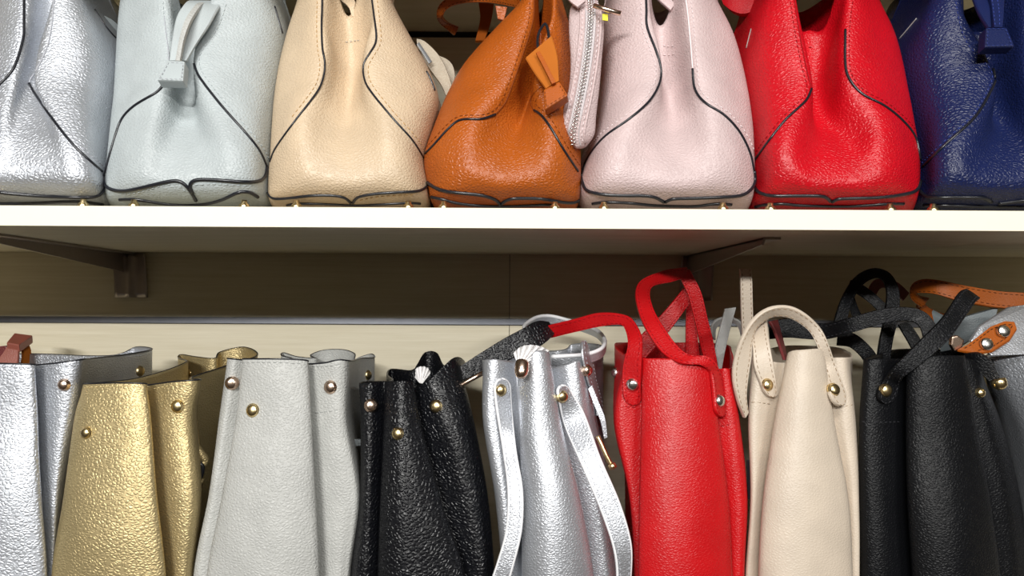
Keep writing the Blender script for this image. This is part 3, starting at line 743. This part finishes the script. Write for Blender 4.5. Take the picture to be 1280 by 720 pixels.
strap('side_cord', l5.root, [(735, 486, .672), (742, 505, .670), (750, 525, .668), (755, 548, .668)], [(740, 482, .672), (748, 502, .670), (756, 522, .668), (759, 546, .668)], LE['silver_fine'], .003)
zs = mesh('zip_pull', *tube_vf(cr([P(747, 545, .662), P(752, 556, .660), P(758, 570, .658), P(764, 581, .657)], 5), .0022, 8), M_gold, l5.root)
v, f = lathe_vf(P(764, 580, .656), P(764, 580, .656) - P(757, 566, .657), [(.001, -.001), (.0035, 0), (.0038, .004), (.001, .005)], 12); mesh('pull_tip', v, f, M_gold, zs)
tissue('tissue_wrap', None, [(646, 453, .645), (652, 452, .642), (658, 453, .645)], [(642, 441, .655), (650, 434, .650), (662, 431, .648), (676, 433, .650), (686, 438, .655)], l5.root)
v, f = lathe_vf(P(653, 452, .640), P(651, 472, .632) - P(653, 452, .640), [(.0055, 0), (.0062, .002), (.0064, .008), (.0056, .012), (.0036, .0150), (.0008, .0160)], 16); mesh('cord_end_cap', v, f, M_rose, l5.root)

# --- scarlet
l6 = low_bag('scarlet red tote bag with looped handles in the lower row', [
    ((768, 430, .76), [(770, .74), (786, .72), (792, .71)]), ((778, 442, .69), [(767, .69), (786, .68), (794, .675)]), ((784, 442, .668), [(772, .665), (788, .66), (794, .655)]), ((799, 446, .665), [(797, .66), (797, .652), (798, .646)]),
    ((806, 448, .655), [(803, .650), (801, .64), (800, .635)]), ((850, 449, .645), [(852, .635), (855, .625), (858, .618)]), ((888, 456, .652), [(897, .645), (909, .64), (914, .636)]),
    ((895, 461, .666), [(904, .657), (915, .652), (919, .646)]), ((905, 460, .660), [(916, .656), (925, .65), (925, .646)]), ((913, 460, .666), [(925, .665), (934, .66), (930, .656)]),
    ((918, 455, .70), None), ((915, 440, .78), None), ((905, 430, .85), None), ((840, 428, .87), None), ((785, 428, .84), None)],
    LE['red2'], TH['red'], None, wr=.0007, val={3: 9, 7: -11})
l6.stitch([[(768, 508), (780, 508), (800, 510)], [(898, 533), (910, 531), (925, 527)]])
k6 = strap('handle', l6.root, [(779, 492, None), (781, 462, None), (785, 432, .668), (782, 413, .685), (775, 406, .695), (750, 408, .71), (722, 414, .72), (685, 423, .74)],
      [(801, 496, None), (804, 458, None), (803, 425, .664), (795, 405, .68), (782, 394, .69), (750, 391, .705), (718, 399, .715), (680, 408, .735)], LE['red2'], .0034, TH['red'], bag=l6, r0=True)
m6 = strap('handle', l6.root, [(907, 506, None), (903, 475, None), (896, 456, .650), (884, 446, .645), (870, 446, .645), (857, 442, .648), (842, 427, .66), (825, 402, .68), (816, 385, .70), (812, 368, .715), (817, 358, .735), (837, 353, .76), (856, 347, .775)],
      [(890, 508, None), (887, 474, None), (884, 462, .647), (874, 456, .641), (862, 456, .640), (846, 453, .643), (826, 440, .656), (807, 412, .676), (798, 390, .696), (794, 366, .712), (802, 350, .73), (830, 338, .755), (858, 334, .77)], LE['red2'], .0034, TH['red'], bag=l6, r0=True, n=70)
strap('handle', l6.root, [(846, 338, .772), (852, 352, .774), (860, 370, .776), (867, 397, .78), (875, 430, .785), (881, 456, .79)], [(862, 337, .772), (868, 348, .774), (877, 367, .776), (885, 400, .78), (891, 424, .785), (897, 456, .79)], LE['red2'], .0034, TH['red'])
strap('handle', l6.root, [(856, 358, .80), (832, 387, .80), (804, 416, .80), (790, 432, .80)], [(866, 374, .80), (838, 412, .80), (812, 442, .80), (800, 455, .80)], LE['red2'], .0034, TH['red'])
strap('handle', l6.root, [(858, 376, .825), (857, 400, .83), (857, 450, .835)], [(869, 376, .825), (870, 400, .83), (875, 450, .835)], LE['red2'], .0034, TH['red'])
l6.stud(791, 481, .0054, mat=M_chrome, on=k6); l6.stud(770, 466, .0045, 0, M_chrome); l6.stud(899, 501, .0052, mat=M_chrome, on=m6)

# --- cream
l7 = low_bag('cream leather tote bag with an arched stitched handle', [
    ((950, 445, .69), [(946, .69), (948, .685), (942, .685)]), ((940, 447, .672), [(935, .666), (938, .658), (932, .654)]), ((956, 450, .664), [(946, .658), (944, .65), (939, .646)]),
    ((976, 453, .671), [(961, .662), (951, .654), (945, .647)]), ((986, 440, .657), [(968, .648), (955, .637), (950, .63)]), ((1008, 437, .648), [(1005, .634), (1004, .622), (1004, .615)]),
    ((1029, 437, .655), [(1043, .645), (1059, .635), (1064, .63)]), ((1033, 447, .671), [(1046, .66), (1063, .652), (1068, .646)]), ((1046, 447, .664), [(1058, .656), (1068, .65), (1071, .647)]),
    ((1060, 447, .668), [(1070, .664), (1074, .658), (1074, .655)]), ((1065, 446, .71), None), ((1062, 440, .79), None), ((1040, 433, .85), None), ((985, 432, .86), None), ((962, 436, .80), None)],
    LE['cream'], TH['cream'], None, wr=.0007, val={3: 10, 7: -9})
l7.stitch([[(936, 503), (948, 503), (962, 505)], [(1042, 508), (1056, 508), (1069, 505)]])
k7 = strap('handle', l7.root, [(1055, 490, None), (1044, 456, .660), (1037, 434, .655), (1027, 412, .655), (1010, 395, .66), (990, 384, .665), (970, 383, .67), (952, 390, .672), (937, 405, .67), (925, 427, .665), (917, 452, .66), (916, 475, .656), (922, 502, .656), (930, 522, .66)],
      [(1033, 492, None), (1030, 460, .660), (1022, 436, .657), (1014, 417, .66), (1002, 405, .667), (985, 396, .673), (967, 395, .68), (954, 401, .682), (943, 412, .68), (939, 430, .675), (938, 450, .668), (934, 475, .662), (932, 496, .660), (934, 515, .662)], LE['cream'], .0038, TH['cream'], bag=l7, r0=True, n=90)
m7 = strap('handle', l7.root, [(951, 484, None), (944, 460, None), (941, 437, .672), (940, 414, .69), (943, 398, .72)], [(968, 486, None), (964, 455, None), (962, 428, .668), (959, 404, .685), (960, 396, .72)], LE['cream'], .0036, TH['cream'], bag=l7, r0=True)
strap('handle', l7.root, [(924, 336, .765), (925, 350, .765), (926, 390, .768), (928, 430, .775), (930, 455, .78)], [(939, 336, .765), (940, 350, .765), (941, 390, .768), (943, 430, .775), (945, 455, .78)], LE['cream'], .0034, TH['cream'])
l7.stud(959, 481, .0052, on=m7); l7.stud(1042, 487, .0054, on=k7)
strap('handle', l7.root, [(961, 402, .74), (967, 412, .74), (974, 432, .74), (980, 450, .74)], [(971, 400, .76), (974, 412, .76), (979, 430, .76), (983, 450, .76)], LE['maroon'], .003)

# --- black, right
l8 = low_bag('matte black tote bag with criss-crossing handles at the right', [
    ((1086, 446, .69), [(1082, .69), (1082, .685), (1083, .685)]), ((1079, 449, .668), [(1074, .662), (1075, .656), (1077, .652)]), ((1100, 448, .660), [(1099, .653), (1101, .645), (1105, .64)]),
    ((1126, 448, .668), [(1126, .661), (1128, .652), (1134, .646)]), ((1134, 446, .655), [(1133, .648), (1136, .637), (1142, .632)]), ((1170, 444, .645), [(1178, .635), (1190, .622), (1197, .616)]),
    ((1204, 444, .652), [(1220, .645), (1237, .636), (1250, .632)]), ((1209, 446, .669), [(1228, .661), (1246, .652), (1258, .647)]), ((1216, 450, .675), [(1240, .668), (1262, .662), (1275, .658)]),
    ((1222, 452, .70), [(1250, .695), (1272, .69), (1283, .688)]), ((1225, 446, .78), None), ((1200, 438, .85), None), ((1130, 436, .86), None), ((1105, 440, .80), None)],
    LE['black2'], TH['black'], None, wr=.0007, val={3: 12, 7: -13})
l8.stitch([[(1077, 527), (1100, 528), (1125, 527)], [(1232, 526), (1244, 522)]])
k8 = strap('handle', l8.root, [(1096, 488, None), (1104, 472, None), (1114, 461, .650), (1133, 442, .645), (1153, 422, .645), (1174, 401, .65), (1187, 383, .66), (1198, 366, .67), (1206, 362, .685)],
      [(1116, 497, None), (1121, 483, None), (1129, 472, .648), (1143, 461, .643), (1166, 443, .642), (1187, 423, .645), (1205, 398, .655), (1219, 378, .665), (1224, 374, .68)], LE['black2'], .0036, TH['black'], bag=l8, r0=True)
strap('handle', l8.root, [(960, 402, .77), (985, 398, .765), (1010, 402, .76), (1032, 404, .75), (1061, 397, .73), (1094, 388, .72), (1117, 384, .715), (1143, 385, .71), (1160, 393, .705), (1172, 410, .70)],
      [(962, 424, .77), (985, 422, .765), (1010, 424, .76), (1034, 424, .75), (1061, 417, .73), (1094, 407, .72), (1117, 402, .715), (1140, 402, .71), (1150, 410, .705), (1154, 424, .70)], LE['black2'], .0036, TH['black'])
strap('handle', l8.root, [(1040, 410, .83), (1049, 379, .83), (1061, 356, .82), (1074, 342, .815), (1092, 335, .81), (1110, 340, .80), (1120, 353, .795), (1124, 369, .79), (1123, 395, .785), (1116, 425, .78), (1112, 452, .78)],
      [(1056, 412, .83), (1063, 383, .83), (1072, 364, .82), (1082, 353, .815), (1093, 348, .81), (1101, 349, .80), (1106, 357, .795), (1108, 369, .79), (1105, 395, .785), (1099, 425, .78), (1095, 452, .78)], LE['black2'], .0036, TH['black'])
strap('handle', l8.root, [(1064, 350, .835), (1078, 356, .835), (1092, 366, .83), (1107, 380, .825), (1112, 388, .825)], [(1060, 362, .835), (1072, 368, .835), (1086, 378, .83), (1098, 390, .825), (1104, 398, .825)], LE['black2'], .0034, TH['black'])
strap('handle', l8.root, [(1048, 412, .81), (1070, 418, .80), (1090, 436, .79), (1100, 452, .78)], [(1046, 432, .81), (1062, 434, .80), (1076, 446, .79), (1084, 460, .78)], LE['black2'], .0034)
strap('handle', l8.root, [(1135, 402, .76), (1148, 420, .755), (1158, 440, .75)], [(1122, 406, .76), (1136, 430, .755), (1144, 446, .75)], LE['black2'], .0034)
strap('handle', l8.root, [(1064, 360, .85), (1072, 384, .85), (1080, 400, .85)], [(1058, 366, .85), (1062, 386, .85), (1068, 404, .85)], LE['black2'], .0034)
l8.stud(1107, 488, .0055, on=k8); l8.stud(1225, 491, .0042)
# tassel with gilt end on the right
strap('tassel', l8.root, [(1208, 440, .690), (1225, 441, .680), (1241, 452, .675), (1250, 472, .672)], [(1212, 452, .690), (1222, 462, .682), (1236, 476, .677), (1245, 480, .673)], LE['black2'], .008)
v, f = lathe_vf(P(1247, 474, .668), P(1251, 486, .667) - P(1246, 473, .670), [(.0062, 0), (.0066, .003), (.0058, .007), (.003, .0095), (.0005, .010)], 14); mesh('tassel_cap', v, f, M_gold, l8.root)

# --- silver bag at far right with tan tab
l9 = low_bag('dark silver tote bag with a tan riveted tab at the right edge', [
    ((1228, 452, .755), [(1246, .75), (1262, .745), (1276, .74)]), ((1236, 447, .725), [(1264, .715), (1284, .712), (1298, .71)]), ((1264, 444, .705), [(1284, .695), (1302, .692), (1314, .69)]),
    ((1300, 442, .69), [(1310, .68), (1320, .672), (1330, .67)]), ((1350, 445, .69), [(1356, .68), (1362, .67), (1366, .67)]), ((1395, 446, .71), [(1400, .70), (1404, .69), (1408, .69)]),
    ((1400, 440, .80), None), ((1360, 436, .87), None), ((1290, 436, .88), None), ((1240, 440, .82), None)],
    LE['silver'], TH['silver'], None)
slab('flap', l9.root, [(1214, 426), (1226, 408), (1262, 384), (1290, 380), (1340, 390), (1340, 442), (1286, 443), (1240, 444)], [.70, .705, .72, .72, .72, .69, .69, .69], .003, LE['silver_fine'], .0008)
tb = slab('leather_tab', l9.root, [(1196, 437), (1210, 430), (1238, 408), (1256, 401), (1268, 402), (1271, 410), (1262, 424), (1240, 438), (1222, 441)], [.686, .686, .692, .695, .695, .692, .688, .684, .684], .003, LE['brown'], .0008)
mesh('stitching', *(lambda g: (g.v, g.f))(dash_vf([P(a, b, y - .0008) for a, b, y in [(1206, 435, .685), (1214, 431, .686), (1240, 411, .691), (1256, 405, .693), (1266, 406, .692), (1258, 422, .687), (1238, 435, .684), (1222, 438, .684)]], .0028, .002, .0004)), TH['brown'], tb)
for px, py, y in ((1254, 414, .6885), (1233, 430, .6845)):
    v, f = lathe_vf(P(px, py, y), Vector((0, -1, .2)), [(.0058, -.002), (.0058, .0012), (.005, .0024), (.002, .003), (.0003, .003)], 18); mesh('stud', v, f, M_chrome, tb)
strap('handle', l9.root, [(1150, 384, .83), (1138, 372, .82), (1140, 356, .81), (1152, 349, .80), (1172, 350, .79), (1210, 358, .78), (1248, 364, .77), (1280, 366, .765), (1340, 372, .76), (1380, 385, .755)],
      [(1160, 372, .83), (1150, 370, .82), (1146, 366, .81), (1156, 366, .80), (1170, 368, .79), (1192, 375, .78), (1225, 382, .77), (1256, 386, .765), (1340, 392, .76), (1366, 400, .755)], LE['brown'], .0042, TH['brown'])
strap('handle', l9.root, [(1150, 372, .85), (1160, 384, .85), (1182, 392, .85), (1225, 394, .85)], [(1146, 384, .85), (1158, 398, .85), (1182, 408, .85), (1225, 408, .85)], LE['brown'], .0042)
slab('strap_ring', l9.root, [(1190, 421), (1198, 419), (1206, 425), (1203, 437), (1194, 440), (1189, 431)], .69, .005, M_rose, .0015)
# grey bag cloth glimpsed behind
gb = strap('folded_pouch', None, [(1166, 388, .80), (1190, 398, .79), (1216, 392, .78), (1245, 384, .775)], [(1178, 440, .80), (1195, 436, .79), (1216, 424, .78), (1238, 410, .775)], LE['slate'], .012)
tag(gb, 'folded slate grey leather pouch behind the black handles at right', 'pouch')

# ------------------------------------------------------------------ small things in the gaps
o = strap('grey_strap', None, [(906, 386, .80), (899, 412, .80), (892, 440, .80), (888, 462, .80)], [(920, 384, .80), (912, 414, .80), (906, 440, .80), (902, 462, .80)], LE['greystrap'], .003, TH['grey'])
tag(o, 'upright grey stitched strap between the scarlet and cream bags', 'strap')
arc = [(889, 420, .82), (890, 406, .82), (899, 398, .82), (914, 397, .82), (926, 403, .82), (931, 416, .82)]
o = strap('strap_loop', None, arc, [(a * .8 + 911 * .2, b + 5, .825) for a, b, y in arc], LE['greystrap'], .003)
tag(o, 'thin grey strap loop arching behind the upright grey strap', 'strap')
o = strap('brown_strap', None, [(1084, 372, .87), (1088, 356, .87), (1098, 348, .87), (1120, 352, .87), (1136, 366, .87)], [(1092, 376, .87), (1096, 366, .87), (1102, 360, .87), (1116, 364, .87), (1128, 376, .87)], LE['maroon'], .004)
tag(o, 'dark reddish strap seen behind the tall black handle arch', 'strap')
# maroon tassel above the left silver bag
mt = empty('tassel', tuple(P(20, 452, .86)), 'maroon drawstring tassel with folded toggle behind the left silver tote', 'tassel')
slab('toggle', mt, [(18, 416), (41, 419), (24, 431), (8, 428)], [.88, .88, .85, .85], .010, LE['rust'], .0015)
strap('drawstring', mt, [(12, 429, .855), (4, 442, .853), (-8, 456, .85)], [(24, 430, .855), (24, 446, .853), (22, 462, .85)], LE['rust'], .004)
strap('drawstring', mt, [(24, 430, .875), (28, 442, .875), (26, 460, .875)], [(34, 428, .885), (38, 440, .885), (36, 460, .885)], LE['suede_tan'], .004)
slab('leather_panel', mt, [(-12, 434), (7, 432), (16, 456), (-12, 462)], .87, .004, LE['maroon'], .001)
# knotted black and gold cord and swing tag between gold and grey bags
kn = empty('cord_knot', tuple(P(250, 600, .70)), 'dark knotted cord with gold bar in the gap between gold and grey totes', 'cord')
mesh('gold_bar', *tube_vf([P(244, 520, .70), P(247, 545, .70), P(250, 562, .698)], .0014, 8), M_gold, kn)
mesh('knot', *tube_vf(cr([P(243, 556, .69), P(250, 566, .688), P(256, 576, .69), P(248, 584, .688), P(242, 590, .69), P(246, 600, .69), P(253, 604, .69)], 6), .0042, 8), LE['gold'], kn)
mesh('cord', *tube_vf(cr([P(241, 562, .693), P(245, 575, .686), P(253, 583, .686), P(249, 598, .688), P(240, 586, .69)], 6), .0022, 8), M_pipe, kn)
sg = slab('swing_tag', None, [(242, 615), (250, 612), (247, 660), (243, 692), (238, 694), (240, 655)], .672, .0012, plain('red_tag_card', srgb(176, 62, 58), .5), .0002)
tag(sg, 'red and white swing tag wedged between gold and grey totes', 'tag')
me_ = slab('white_edge', sg, [(241, 616), (243, 616), (241, 656), (239, 692), (237.5, 692), (239, 655)], .6712, .0006, M_white_edge, .0001)
# clip with pale loop between grey and black totes
cl = empty('hook_clip', tuple(P(442, 600, .71)), 'brass clip with pale leather loop between grey and black totes', 'clip')
mesh('brass_bar', *tube_vf(cr([P(432, 500, .70), P(434, 525, .70), P(438, 550, .70), P(446, 585, .70), P(448, 600, .70)], 5), .0028, 8), M_gold, cl)
strap('leather_loop', cl, [(432, 552, .694), (438, 549, .690), (450, 549, .694)], [(432, 560, .694), (438, 558, .690), (450, 557, .694)], LE['pale'], .003)
bt = slab('zip_tab', None, [(934, 575), (937, 575), (940, 624), (935, 624)], .662, .002, M_pipe, .0003)
tag(bt, 'tiny black tab sticking out beside the scarlet tote', 'tag')
